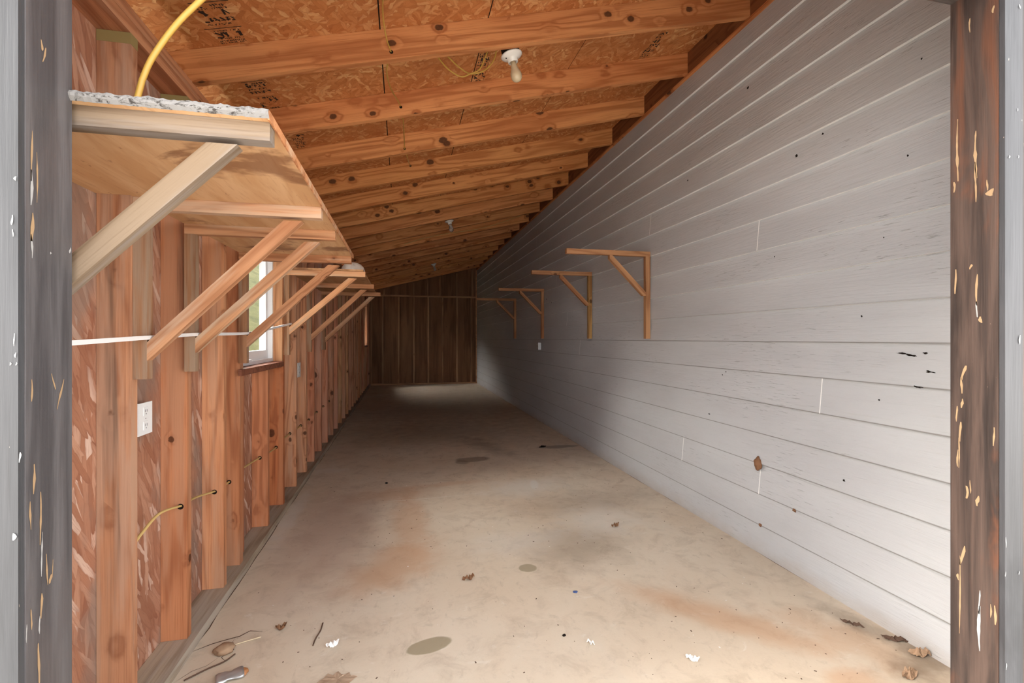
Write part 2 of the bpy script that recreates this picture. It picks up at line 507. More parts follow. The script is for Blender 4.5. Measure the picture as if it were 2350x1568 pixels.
def smoothpts(P, n=8):
    P = [Vector(p) for p in P]
    if len(P) < 3: return P
    out = []
    E = [2 * P[0] - P[1]] + P + [2 * P[-1] - P[-2]]
    for i in range(1, len(E) - 2):
        p0, p1, p2, p3 = E[i - 1:i + 3]
        for k in range(n):
            t = k / n
            out.append(.5 * ((2 * p1) + (-p0 + p2) * t + (2 * p0 - 5 * p1 + 4 * p2 - p3) * t * t + (-p0 + 3 * p1 - 3 * p2 + p3) * t ** 3))
    out.append(P[-1])
    return out

def tube(bm, pts, r, seg=10, flat=1.0, mi=0, taper=False):
    pts = [Vector(p) for p in pts]
    up = Vector((.13, .2, .97))
    rings = []
    for i, p in enumerate(pts):
        d = (pts[min(i + 1, len(pts) - 1)] - pts[max(i - 1, 0)]).normalized()
        u = d.cross(up)
        u = u.normalized() if u.length > 1e-3 else d.orthogonal().normalized()
        v = d.cross(u)
        rr = r * (1 - .6 * i / (len(pts) - 1)) if taper else r
        rings.append([bm.verts.new(p + u * math.cos(2 * math.pi * k / seg) * rr + v * math.sin(2 * math.pi * k / seg) * rr * flat) for k in range(seg)])
    for A, B in zip(rings, rings[1:]):
        for k in range(seg):
            f = bm.faces.new((A[k], A[(k + 1) % seg], B[(k + 1) % seg], B[k])); f.material_index = mi; f.smooth = True
    bm.faces.new(rings[0]); bm.faces.new(rings[-1])

def lathe(bm, prof, seg=28, mi=0):
    rings = []
    for r, z in prof:
        if r < 1e-5: rings.append([bm.verts.new((0, 0, z))])
        else: rings.append([bm.verts.new((r * math.cos(2 * math.pi * k / seg), r * math.sin(2 * math.pi * k / seg), z)) for k in range(seg)])
    for A, B in zip(rings, rings[1:]):
        for k in range(seg):
            a = [A[k % len(A)], A[(k + 1) % len(A)], B[(k + 1) % len(B)], B[k % len(B)]]
            u = []
            for w in a:
                if w not in u: u.append(w)
            if len(u) > 2:
                f = bm.faces.new(u); f.smooth = True; f.material_index = mi

# ---------------------------------------------------------------- the place
XL, XO = -.80, -.89          # stud faces and flake board on the left
XR = 1.935                   # siding on the right
YB = 12.65                   # stud faces of the back wall
YD0, YD1 = .9227, 1.0336     # depth of the door posts
DL, DR, DH = -.585, 1.475, 2.105
SL = .251                    # roof slope
def zraf(x): return 3.0 + SL * (x - 1.91)

# --- floor
bm = bmesh.new()
box(bm, -1.0, 2.0, .86, 12.9, -.15, 0)
def strip_path(bm, pts, w, z, mi):
    pv = None
    for i, (x, y) in enumerate(pts):
        d = Vector((pts[min(i + 1, len(pts) - 1)][0] - pts[max(i - 1, 0)][0], pts[min(i + 1, len(pts) - 1)][1] - pts[max(i - 1, 0)][1]))
        d.normalize()
        ww = w * (.4 + R.random()) * (.25 if i in (0, len(pts) - 1) else 1)
        a = bm.verts.new((x - d.y * ww / 2, y + d.x * ww / 2, z)); b = bm.verts.new((x + d.y * ww / 2, y - d.x * ww / 2, z))
        if pv:
            f = bm.faces.new((pv[0], pv[1], b, a)); f.material_index = mi
        pv = (a, b)
strip_path(bm, [(-.775, 2.05), (-.72, 2.085), (-.68, 2.10), (-.63, 2.115), (-.60, 2.145), (-.55, 2.13)], .0045, .0006, 1)
strip_path(bm, [(-.645, 2.11), (-.645, 2.06), (-.625, 2.03), (-.655, 1.99), (-.63, 1.96)], .0025, .0006, 1)
strip_path(bm, [(-.765, 1.88), (-.73, 1.93), (-.69, 1.95), (-.66, 2.0)], .0025, .0006, 1)
yy = 1.3
pts = []
while yy < 12.6:
    pts.append((-.772 + R.uniform(-.004, .004), yy)); yy += R.uniform(.08, .25)
strip_path(bm, pts, .004, .0006, 1)
pts = [(XR - .012 + R.uniform(-.004, .004), 1.1 + k * .18) for k in range(63)]
strip_path(bm, pts, .005, .0006, 1)
strip_path(bm, [(-.2, 3.63), (.1, 3.625), (.4, 3.645), (.75, 3.70)], .004, .0006, 2)
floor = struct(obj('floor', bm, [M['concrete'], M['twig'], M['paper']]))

# --- outside ground, hillside beyond the windows
bm = bmesh.new()
box(bm, -14, 14, -16, .86, -.2, -.02)
struct(obj('ground', bm, M['drive']))
bm = bmesh.new()
nx, ny = 24, 40
grid = []
for i in range(nx + 1):
    row = []
    for j in range(ny + 1):
        x = -1.25 - 11 * (i / nx) ** 1.3; y = .9 + 26 * j / ny
        z = -.12 + max(0, (-x - 1.9)) * .40 + max(0, y - 8) * .24 + .12 * mnoise.noise((x * .8, y * .6, 0))
        row.append(bm.verts.new((x, y, z)))
    grid.append(row)
for i in range(nx):
    for j in range(ny):
        bm.faces.new((grid[i][j], grid[i + 1][j], grid[i + 1][j + 1], grid[i][j + 1]))
struct(obj('hillside', bm, M['grass'], smooth=True))

# --- left wall: flake board with two window openings, then the framing
W1 = (2.742, 3.598, 1.03, 1.90)
W2 = (11.05, 11.80, 1.03, 1.93)
bm = bmesh.new()
ys = [.95, W1[0], W1[1], W2[0], W2[1], 12.9]
for a, b in zip(ys, ys[1:]):
    w = W1 if a == W1[0] else W2 if a == W2[0] else None
    if w:
        box(bm, XO - .012, XO, a, b, 0, w[2]); box(bm, XO - .012, XO, a, b, w[3], 2.30)
    else: box(bm, XO - .012, XO, a, b, 0, 2.30)
wall_left = struct(obj('wall_left', bm, M['osb_wall']))

stud_y = [1.68, 2.073, 2.46, 3.602, 4.02, 4.43, 4.80, 5.22, 5.64, 6.07, 6.48, 6.89, 7.30, 7.71, 8.12, 8.53, 8.94, 9.35, 9.76, 10.17, 10.58, 10.99, 11.81, 12.20, 12.58]
tints = {1.68: (.98, 1.04, 1.10), 2.073: (.95, .82, .72), 2.46: (1.10, 1.05, .98), 3.602: (.98, .68, .48), 4.02: (1.1, 1.08, 1.05), 4.43: (1.08, 1.02, .98)}
cab = {2.073: (-.822, .545), 2.46: (-.838, .482), 2.69: (-.850, .462), 3.21: (-.845, .458), 3.602: (-.845, .437), 4.02: (-.845, .45), 4.43: (-.845, .44), 4.80: (-.845, .43), 5.22: (-.845, .44), 5.64: (-.845, .44), 6.07: (-.845, .44)}
def stud(y, z0, z1, tint, w=.038, x1=XL):
    mk = []
    if y in cab and z0 < .5: mk = [((cab[y][0], y, cab[y][1]), (0, -1, 0), .011)]
    d = x1 - XO - .001
    return beam('stud', (x1 - d / 2, y + w / 2, z0), (x1 - d / 2, y + w / 2, z1), (0, 1, 0), w, d, M['stud'], wall_left, tint, marks=mk)
for y in stud_y:
    stud(y, .039, 2.109, tints.get(y, tuple(R.uniform(.9, 1.1) * k for k in (1, R.uniform(.94, 1.02), R.uniform(.9, 1.05)))))
stud(2.69, .039, 2.109, (.95, .82, .72), .05)
stud(3.21, .039, .99, (1.12, 1.03, .98)); stud(2.83, .039, .99, (.95, .8, .75), .03, XL - .03)
stud(11.4, .039, .99, (1, 1, 1))
beam('trimmer', (-.845, 3.585, 1.03), (-.845, 3.585, 1.90), (0, 1, 0), .022, .088, M['bracket'], wall_left, (1.25, 1.35, 1.45))
for w in (W1, W2):
    beam('header', (-.845, w[0] - .03, w[3] + .07), (-.845, w[1] + .03, w[3] + .07), (1, 0, 0), .088, .138, M['stud'], wall_left, (.85, .8, .75))
o = beam('sole_plate', (-.831, .95, .019), (-.831, 12.64, .019), (1, 0, 0), .116, .038, M['plate'], wall_left, bw=.006)
for z in (2.129, 2.168):
    beam('top_plate', (-.8455, .95, z), (-.8455, 12.72, z), (1, 0, 0), .089, .0378, M['stud'], wall_left, (.95, .86, .78))
bm = bmesh.new(); box(bm, -1.26, -1.22, .95, 12.9, 1.9, 2.36)
obj('eave_board', bm, M['back'], wall_left)
# green painted stud tops
for y in (1.68, 2.073):
    bm = bmesh.new(); box(bm, XO + .001, XL + .0008, y - .0008, y + .0388, 2.075, 2.1085)
    obj('painted_stud_top', bm, plain('green end paint', (.27, .20, .075, 1), .8), wall_left)

# --- windows
def window(name, w, sillboard=True):
    y0, y1, z0, z1 = w
    root = struct(empty(name, (XO, (y0 + y1) / 2, z0)))
    def ringf(x0, x1, a, y0, y1, z0, z1):
        bm = bmesh.new()
        box(bm, x0, x1, y0, y1, z0, z0 + a); box(bm, x0, x1, y0, y1, z1 - a, z1)
        box(bm, x0, x1, y0, y0 + a, z0 + a, z1 - a); box(bm, x0, x1, y1 - a, y1, z0 + a, z1 - a)
        return bm
    obj('window_frame', ringf(-.935, -.857, .022, y0 + .001, y1 - .024, z0 + .001, z1 - .001), M['vinyl'], root)
    obj('sash', ringf(-.925, -.885, .055, y0 + .022, y1 - .046, z0 + .023, z1 - .023), M['vinyl'], root)
    bm = bmesh.new(); box(bm, -.906, -.902, y0 + .07, y1 - .095, z0 + .07, z1 - .07)
    obj('pane', bm, M['glass'], root)
    bm = bmesh.new(); box(bm, -.878, -.842, y0 + .05, y0 + .30, z0 + .023, z0 + .034)
    obj('sash_lift', bm, M['vinyl'], root)
    if sillboard:
        bm = bmesh.new(); box(bm, XO + .001, -.7992, y0 + .002, y1, z0 - .033, z0); box(bm, -.799, -.784, y0 - .08, y1 - .05, z0 - .034, z0 - .001)
        obj('window_sill', bm, M['redsill'], root)
    return root
window('window_1', W1); window('window_2', W2)

# --- right wall: lap siding
bm = bmesh.new()
Y0, Y1 = YD1 + .001, 12.9
zs = [0] + [.155 + .1685 * k for k in range(18)]
prev = None
ny = 1
for k in range(len(zs) - 1):
    zb, zt = zs[k], zs[k + 1]
    xb, xt = XR - .014, XR + .002
    pts = [(XR + .002, zb), (xb, zb), (xt, zt)]
    rows = [[bm.verts.new((x, y, z)) for (x, z) in pts] for y in (Y0, Y1)]
    for a in range(2):
        f = bm.faces.new((rows[0][a], rows[1][a], rows[1][a + 1], rows[0][a + 1]))
        if a == 0: f.material_index = 1  # lit lap underside painted in, sharing the bright white of the caulk joints
box(bm, XR + .003, XR + .08, Y0, Y1, 0, 3.2)
def wallx(z):
    k = max(i for i in range(len(zs)) if zs[i] <= z)
    return XR - .014 + .016 * (z - zs[k]) / ((zs[k + 1] if k + 1 < len(zs) else zs[k] + .1685) - zs[k]), k
for (y, z) in [(1.904, .922), (2.305, .418), (2.318, 1.759), (3.516, 2.078), (5.083, 1.088), (3.057, .454), (5.504, 1.404), (6.87, 2.675), (6.685, 2.293), (7.43, 1.268), (5.92, 1.895)]:
    x, k = wallx(z)
    zb, zt = zs[k], zs[k + 1]
    w = .0028
    q = [bm.verts.new(v) for v in ((XR - .0148, y - w, zb + .002), (XR - .0148, y + w, zb + .002), (XR + .0012, y + w, zt), (XR + .0012, y - w, zt))]
    f = bm.faces.new(q); f.material_index = 1
for (y, z, r) in [(3.0, 2.28, .006), (2.05, 2.10, .008), (2.4, 2.62, .008), (1.62, .93, .004), (2.6, .98, .004), (2.63, .96, .004), (2.2, 1.62, .004), (1.9, 2.15, .005), (6.35, 1.72, .012), (6.15, 1.66, .009), (1.7, 1.28, .004), (1.78, .55, .006), (1.5, 1.9, .004), (1.45, 2.25, .004), (1.6, 1.6, .003)]:
    x, k = wallx(z)
    disc(bm, (x - .0008, y, z), (-1, 0, -.07), r, 2, jag=.35)
for y, z, L in [(1.52, 1.125, .05), (1.49, 1.118, .03), (1.44, 1.13, .022), (1.42, 1.06, .03), (1.46, 1.0, .035), (2.75, .70, .02)]:
    x, k = wallx(z)
    disc(bm, (x - .0008, y, z), (-1, 0, -.07), .0035, 2, sx=L / .007, axis=(0, 1, .1), jag=.5)
wall_right = struct(obj('wall_right', bm, [M['siding'], M['caulk_and_lit_lap'], M['dark']]))
bm = bmesh.new(); box(bm, 1.895, 1.918, YB - .004, YB + .02, 0, 2.98)
obj('corner_strip', bm, M['backstud'], wall_right, tint=(1.5, 1.5, 1.5))

# --- back wall
bm = bmesh.new(); box(bm, 0, 3.2, -.95, 2.0, 0, .02)
mb = Matrix(((0, 1, 0, 0), (0, 0, 1, YB + .089), (1, 0, 0, 0), (0, 0, 0, 1)))   # local X up, local Y across, local Z away
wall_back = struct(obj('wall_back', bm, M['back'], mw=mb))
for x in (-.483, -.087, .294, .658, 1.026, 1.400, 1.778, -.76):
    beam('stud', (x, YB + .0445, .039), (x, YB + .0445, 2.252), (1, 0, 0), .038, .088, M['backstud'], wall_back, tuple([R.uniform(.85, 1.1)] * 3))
for x in (-.45, -.12, .29, .636, .95, 1.39, 1.80):
    beam('stud', (x, YB + .0445, 2.291), (x, YB + .0445, zraf(x) + .02), (1, 0, 0), .038, .088, M['backstud'], wall_back, (.85, .85, .85))
beam('sole_plate', (-.77, YB + .0445, .019), (1.93, YB + .0445, .019), (0, 1, 0), .089, .038, M['backstud'], wall_back)
beam('cross_rail', (-.79, YB + .0445, 2.272), (1.93, YB + .0445, 2.272), (0, 1, 0), .09, .038, M['backstud'], wall_back, (1.2, 1.2, 1.2))

# --- ceiling: flake board decking, rafters, ledger
ang = math.atan(SL)
mroof = Matrix.Translation((1.91, 0, 3.0 + .1455)) @ Matrix.Rotation(-ang, 4, 'Y')
bm = bmesh.new()
box(bm, -3.35, .08, .55, 13.0, 0, .012)
def seam(x, y0, y1, w, mi=1):
    q = [bm.verts.new(v) for v in ((x - w / 2, y0, -.0006), (x + w / 2, y0, -.0006), (x + w / 2, y1, -.0006), (x - w / 2, y1, -.0006))]
    f = bm.faces.new(q); f.material_index = mi
ca = math.cos(ang)
lx = lambda X: (X - 1.91) / ca
seam(lx(-.102), .6, 12.6, .006)
seam(lx(.415), .6, 12.6, .005)
seam(lx(1.045), 2.4, 12.6, .003)
seam(lx(.49), 2.7, 3.0, .002)
# smudged stencil printing: rows of broken marks
def stamp(X0, y0, y1, width, n, seed):
    """rows of blurred, illegible strokes"""
    r = random.Random(seed)
    def stroke(ax, ay, bx, by, w):
        d = Vector((bx - ax, by - ay)); d.normalize()
        nx_, ny_ = -d.y * w / 2, d.x * w / 2
        q = [bm.verts.new((lx(x), y, -.0007 - r.random() * .0002)) for x, y in ((ax - nx_, ay - ny_), (bx - nx_ * r.uniform(.5, 1.4), by - ny_), (bx + nx_, by + ny_), (ax + nx_ * r.uniform(.6, 1.6), ay + ny_))]
        bm.faces.new(q).material_index = 2
    y = y0
    while y < y1:
        hgt = r.choice([.010, .016, .024, .034])
        x = X0
        while x < X0 + width:
            w = hgt * r.uniform(.4, .75)
            if r.random() < n + .15:
                for k in range(r.choice([2, 2, 3])):
                    kind = r.random()
                    th = hgt * r.uniform(.14, .32)
                    if kind < .4: xx = x + r.random() * w; stroke(xx, y, xx + r.uniform(-.2, .2) * w, y + hgt, th)
                    elif kind < .75: yy_ = y + r.random() * hgt; stroke(x, yy_, x + w, yy_ + r.uniform(-.15, .15) * hgt, th)
                    else: stroke(x, y, x + w, y + hgt * r.uniform(.6, 1), th)
            x += w + hgt * .18
        y += hgt + r.choice([.004, .007, .012])
def bar(X0, X1, y, w=.004):
    q = [bm.verts.new(v) for v in ((lx(X0), y, -.0007), (lx(X1), y, -.0007), (lx(X1), y + w, -.0007), (lx(X0), y + w, -.0007))]
    bm.faces.new(q).material_index = 2
stamp(-.78, 2.09, 2.22, .10, .72, 1); stamp(-.77, 2.25, 2.345, .10, .66, 2); bar(-.80, -.66, 2.075); bar(-.80, -.66, 2.235)
stamp(-.775, 2.68, 2.80, .085, .7, 3); stamp(-.76, 2.83, 2.96, .08, .62, 4); bar(-.79, -.68, 2.665)
stamp(1.535, 2.68, 2.95, .055, .7, 5); stamp(1.50, 3.15, 3.19, .07, .6, 6); stamp(1.5, 3.8, 3.98, .06, .6, 16)
stamp(.425, 2.44, 2.95, .05, .55, 7); stamp(.425, 3.07, 3.30, .05, .6, 8); stamp(.425, 3.7, 3.95, .05, .6, 9); stamp(.425, 4.3, 4.5, .05, .6, 10)
stamp(-.70, 3.35, 3.55, .06, .6, 11); stamp(-.1, 4.9, 5.1, .05, .6, 12); stamp(.1, 5.5, 5.7, .05, .6, 13); stamp(-.62, 4.25, 4.4, .05, .6, 14); stamp(1.5, 4.4, 4.6, .05, .6, 15)
ceiling = struct(obj('ceiling', bm, [M['osb_roof'], M['dark'], M['ink']], mw=mroof))
rh = .14
holes = {0: [(-.05, .032)], 1: [(-.008, .05)], 2: [(.018, .03)], 3: [(.068, .11)]}
for i in range(-2, 17):
    y = 2.357 + .61 * i + .019
    x0, x1 = -1.21, 1.909
    cz = .072
    mk = [((x, y - .019, zraf(x) + dz), (0, -1, 0), .009) for (x, dz) in holes.get(i, [])]
    v = R.uniform(.92, 1.08)
    beam('rafter', (x0, y, zraf(x0) + cz), (x1, y, zraf(x1) + cz), (0, 1, 0), .038, rh, M['rafter'], ceiling, (v, v * R.uniform(.95, 1.02), v * R.uniform(.9, 1.03)), cut0=SL, cut1=SL, marks=mk)
beam('ledger', (1.928, .95, 3.075), (1.928, 12.7, 3.075), (1, 0, 0), .036, .15, M['rafter'], ceiling, (.34, .28, .26))
beam('ledger_strip', (1.929, .95, 2.993), (1.929, 12.7, 2.993), (1, 0, 0), .038, .012, M['rafter'], ceiling, (.95, .85, .8), bw=.001)
bm = bmesh.new(); box(bm, -3.4, .2, .4, 13.1, .013, .05)
obj('roofing', bm, M['roof'], ceiling, mroof)

# --- front wall and the door opening
bm = bmesh.new()
box(bm, -3.0, DL - .145, YD0, YD1, -.02, 2.42)
box(bm, DR + .13, 3.0, YD0, YD1, -.02, 3.4)
vs, _ = box(bm, DL - .145, DR + .13, YD0, YD1, DH + .10, 3.1)
struct(obj('wall_front', bm, M['darkwall']))
door = struct(empty('door_1', ((DL + DR) / 2, YD0, 0)))

def chip(bm, c, n, h, w, mi=1, lean=0.0):
    """torn sliver on a post: tall ragged blob"""
    n = Vector(n)
    u = n.cross(Vector((0, 0, 1))).normalized()
    k = max(4, int(h / .012))
    L, Rr = [], []
    ph = R.uniform(0, 9)
    for i in range(k + 1):
        t = i / k
        ww = w * (.25 + .75 * math.sin(math.pi * min(max(t, .05), .95))) * R.uniform(.45, 1.1)
        off = math.sin(t * 4 + ph) * w * .2 + lean * (t - .5) * h
        z = (t - .5) * h
        L.append(bm.verts.new(Vector(c) + n * .0006 + u * (off - ww / 2) + Vector((0, 0, z))))
        Rr.append(bm.verts.new(Vector(c) + n * .0006 + u * (off + ww / 2) + Vector((0, 0, z))))
    for i in range(k):
        f = bm.faces.new((L[i], Rr[i], Rr[i + 1], L[i + 1])); f.material_index = mi

def post(name, x0, x1, y0, y1, z1, mat, chips, tint, parent):
    """upright board: local X up"""
    m = Matrix(((0, 1, 0, 0), (0, 0, 1, 0), (1, 0, 0, 0), (0, 0, 0, 1)))
    bm = bmesh.new()
    box(bm, x0, x1, y0, y1, 0, z1)
    bev(bm, .0035, 2)
    for c in chips: chip(bm, *c)
    bm.transform(m.inverted())
    return obj(name, bm, [mat, M['chip'], M['chipwhite']], parent, m, tint)

def px(x, X, y):
    """point on the plane x = X seen at that photo column/row"""
    c_, s_ = math.cos(YAW), math.sin(YAW)
    a = (x - 1175) / 1110
    rx, ry, rz = a * c_ + s_, -a * s_ + c_, -(y - 777) / 1110
    t = X / rx
    return (X, t * ry, EYE + t * rz)
def pz(x, Y, y):
    c_, s_ = math.cos(YAW), math.sin(YAW)
    a = (x - 1175) / 1110
    rx, ry, rz = a * c_ + s_, -a * s_ + c_, -(y - 777) / 1110
    t = Y / ry
    return (t * rx, Y, EYE + t * rz)
lc = []
for (x, ya, yb, w, mi, ln) in [(95, 95, 112, 7, 1, 0), (101, 112, 140, 5, 1, -.3), (72, 315, 400, 5, 1, 0), (71, 400, 460, 7, 2, 0), (84, 365, 450, 4, 1, 0), (73, 497, 545, 8, 1, 0), (72, 545, 585, 6, 2, 0), (122, 862, 890, 4, 1, .3), (138, 880, 930, 5, 1, -.3), (72, 878, 915, 5, 1, 0), (77, 1075, 1125, 6, 1, 0), (69, 1160, 1208, 5, 1, 0), (92, 1145, 1235, 5, 1, 0), (95, 1235, 1310, 4, 2, 0), (107, 1280, 1335, 4, 1, .1), (120, 1290, 1320, 3, 1, 0), (115, 1322, 1336, 9, 1, 0), (94, 1370, 1412, 7, 1, 0), (71, 1405, 1440, 4, 1, 0), (90, 1420, 1450, 4, 2, 0), (88, 1490, 1568, 6, 1, 0), (60, 1440, 1470, 3, 2, 0), (160, 570, 580, 6, 2, 0), (115, 579, 583, 4, 2, 0)]:
    p0 = px(x, DL, (ya + yb) / 2)
    sc_ = math.hypot(p0[0], p0[1]) / 1200
    lc.append((p0, (1, 0, 0), abs(yb - ya) * sc_ * 1.05, w * sc_ * 1.15, mi, ln))
rc = []
for (x, ya, yb, w, mi, ln) in [(2226, 45, 72, 4, 1, 0), (2280, 15, 28, 5, 1, 0), (2240, 310, 400, 6, 1, 0), (2239, 380, 456, 4, 1, 0), (2198, 285, 405, 5, 1, 0), (2190, 420, 440, 5, 1, 0), (2275, 435, 448, 16, 1, 0), (2266, 415, 435, 3, 1, 0), (2193, 623, 670, 4, 1, 0), (2242, 636, 695, 5, 1, 0), (2242, 695, 725, 4, 2, 0), (2228, 608, 617, 7, 1, 0), (2251, 728, 740, 6, 1, .3), (2212, 842, 870, 8, 1, -.15), (2207, 868, 900, 4, 1, 0), (2208, 917, 935, 5, 1, 0), (2196, 935, 965, 4, 1, 0), (2204, 972, 1010, 5, 1, 0), (2201, 1010, 1068, 3, 1, 0), (2198, 1035, 1068, 4, 1, 0), (2227, 1105, 1130, 3, 1, 0), (2219, 1118, 1142, 7, 1, 0), (2244, 1140, 1160, 7, 1, 0), (2209, 1255, 1295, 6, 1, -.15), (2203, 1290, 1440, 3, 1, 0), (2199, 1318, 1330, 5, 1, 0), (2248, 1360, 1405, 4, 2, 0), (2248, 1400, 1485, 6, 2, 0), (2281, 985, 1020, 4, 1, 0), (2284, 1395, 1430, 4, 1, 0), (2274, 1390, 1415, 3, 1, 0)]:
    p0 = px(x, DR, (ya + yb) / 2)
    sc_ = math.hypot(p0[0], p0[1]) / 1330
    rc.append((p0, (-1, 0, 0), abs(yb - ya) * sc_ * 1.05, w * sc_ * 1.15, mi, ln))
post('jamb', DL - .10, DL, YD0 + .001, YD1, DH + .1, M['postgrey'], lc, (1, 1, 1), door)
post('jamb', DR, DR + .10, YD0 + .001, YD1, DH + .1, M['post'], rc, (.60, .52, .48), door)
lcc = []
for (x, y, h, w) in [(28, 505, 20, 6), (30, 535, 14, 5), (36, 410, 8, 8), (33, 780, 25, 4), (36, 815, 10, 6), (24, 835, 6, 6), (38, 835, 6, 5), (32, 1232, 14, 10), (46, 1050, 20, 7)]:
    p0 = pz(x, YD0 - .013, y)
    lcc.append((p0, (0, -1, 0), h * .0008, w * .0006, 2))
rcc = []
for (x, y, h, w) in [(2340, 780, 26, 9), (2316, 360, 8, 9), (2337, 360, 8, 7), (2335, 252, 9, 4), (2308, 1245, 30, 5), (2307, 1318, 14, 6), (2338, 1315, 10, 6), (2309, 1530, 18, 6), (2340, 15, 12, 9)]:
    p0 = pz(x, YD0 - .013, y)
    rcc.append((p0, (0, -1, 0), h * .0009, w * .0007, 2))
post('casing', DL - .16, DL - .002, YD0 - .012, YD0, DH + .15, M['casing'], lcc, (1.1, 1.12, 1.15), door)
post('casing', DR + .002, DR + .062, YD0 - .012, YD0, DH + .15, M['casing'], rcc, (1.1, 1.1, 1.14), door)
beam('header', (DL - .1, (YD0 + YD1) / 2, DH + .07), (DR + .1, (YD0 + YD1) / 2, DH + .07), (0, 1, 0), YD1 - YD0 - .002, .14, M['post'], door, (.8, .8, .8))

# ---------------------------------------------------------------- shelves on the left wall
def shelf(loc, label, ys, tips, zarm, y0, y1, xedge, mats, uz, group, tints, drops):
    root = thing('wall_shelf', label, 'shelf', loc, group)
    t2 = .037
    for y, tip, mt, tn, drop in zip(ys, tips, mats, tints, drops):
        br = empty('bracket', (XL, y, zarm), root)
        yc = y + t2 / 2
        beam('arm', (XL + .001, yc, zarm + t2 / 2), (tip, yc, zarm + t2 / 2), (0, 1, 0), t2, t2, mt, br, tn)
        beam('upright', (XL + t2 / 2 + .0008, yc, uz), (XL + t2 / 2 + .0008, yc, zarm - .0005), (0, 1, 0), t2, t2, M['brace'], br, tuple(c * .62 for c in tn))
        # brace at about 45 degrees from the upright to the arm
        tx = tip - .095
        h = tx - (XL + t2) + .012 + drop
        beam('brace', (XL + t2 - .004, yc, zarm - h + .002), (tx + .008, yc, zarm - .012), (0, 1, 0), t2 - .0024, .039, mt, br, tn, cut0=1.0, cut1=-1.0)
    return root
P = M['pale']; B = M['brace']
z1 = 1.58
sh1 = shelf((XL, 1.03, z1), 'near plywood shelf with a flaky white front edge, on four braced brackets beside the doorway', [1.05, 1.69, 2.045, 2.665], [-.258, -.26, -.262, -.262], z1, 0, 0, 0, [P, B, B, B], 1.06, 'braced plywood shelves on the wooden wall', [(1.05, 1.05, 1.05), (1, .95, .92), (.98, .93, .88), (.95, .86, .80)], (.02, .022, .010, 0))
bm = bmesh.new()
box(bm, XL + .001, -.258, 1.03, 2.712, 0, .014); box(bm, XO + .001, XL + .001, 1.03, 1.678, 0, .014)
obj('shelf_board', bm, M['ply'], sh1, Matrix.Translation((0, 0, z1 + .0375)), (1, 1, 1))
bm = bmesh.new()
box(bm, -.257, -.2535, 1.03, 2.712, -.004, .015)
obj('edge_strip', bm, M['brace'], sh1, Matrix.Translation((0, 0, z1 + .0375)), (1.0, .85, .72))
bm = bmesh.new()
n = 90
rows = []
for i in range(n + 1):
    x = -.80 + (.80 - .254) * i / n
    zt = .0145 + .003 * mnoise.noise((x * 40, 0, 0)) + R.uniform(0, .003); zb = -.001 - R.uniform(0, .0015)
    zm1, zm2 = .005, .010
    rows.append([bm.verts.new(v) for v in ((x, 1.030, zb), (x, 1.0245 + R.uniform(-.002, .001), zm1), (x, 1.0235 + R.uniform(-.002, .002), zm2), (x, 1.026, zt), (x, 1.055, zt + R.uniform(-.001, .002)))])
for a, b in zip(rows, rows[1:]):
    for k in range(4):
        bm.faces.new((a[k], b[k], b[k + 1], a[k + 1]))
fl = NT('flaky white paint'); pp = fl.coords(False)
nn = fl.noise(fl.scale(pp, 60, 60, 160), 1.0, 4, .7, .6)
fl.done(fl.mix(fl.step(nn, .50, .64), (.20, .19, .182, 1), (.045, .038, .034, 1)), .8, .2)
eo = obj('flaky_edge', bm, fl.m, sh1, Matrix.Translation((0, 0, z1 + .0375)))
eo['label'] = 'flaky white painted edge'
z2 = 1.625
sh2 = shelf((XL, 3.58, z2), 'farther plywood shelf past the window, carrying an off white dome, on three braced brackets', [3.605, 4.435, 5.21], [-.258, -.244, -.221], z2, 0, 0, 0, [B, B, B], 1.07, 'braced plywood shelves on the wooden wall', [(1.12, 1.05, .95), (1.1, 1.0, .92), (.95, .9, .85)], (-.028, 0, 0))
bm = bmesh.new(); box(bm, XL + .001, -.27, 3.585, 5.27, 0, .012)
obj('shelf_board', bm, M['ply'], sh2, Matrix.Translation((0, 0, z2 + .0375)), (.8, .72, .66))

# globe on the far shelf
bm = bmesh.new()
lathe(bm, [(.0, 0), (.080, 0), (.086, .008), (.090, .022), (.089, .036), (.080, .060), (.062, .080), (.038, .092), (.015, .097), (0, .098)], 36)
gt = NT('mottled globe'); gp = gt.coords(False)
gt.done(gt.mix(gt.step(gt.noise(gp, 45, 3, .6), .66, .70), gt.mix(gt.step(gt.noise(gp, 12, 4, .6), .4, .65), (.82, .75, .66, 1), (.66, .57, .48, 1)), (.10, .06, .04, 1)), .5, .4)
tag(obj('light_globe', bm, gt.m, None, Matrix.Translation((-.372, 3.92, z2 + .0505)), smooth=True), 'dirty off white dome resting on the farther plywood shelf', 'light globe')

# white strip lying across the brackets
bm = bmesh.new()
P0 = smoothpts([(-.7565, 1.12, 1.166), (-.7565, 1.4, 1.177), (-.7565, 1.71, 1.1885), (-.7565, 2.065, 1.2005), (-.7565, 2.685, 1.212), (-.7565, 3.16, 1.248), (-.7565, 3.64, 1.288)], 6)
pv = None
for p in P0:
    r = [bm.verts.new(p + Vector(d)) for d in ((-.003, 0, -.006), (.003, 0, -.006), (.003, 0, .006), (-.003, 0, .006))]
    if pv:
        for k in range(4): bm.faces.new((pv[k], pv[(k + 1) % 4], r[(k + 1) % 4], r[k]))
    else: bm.faces.new(r)
    pv = r
bm.faces.new(pv)
tag(obj('trim_strip', bm, M['white']), 'long thin white plastic strip lying across the shelf braces on the wooden wall', 'plastic strip')

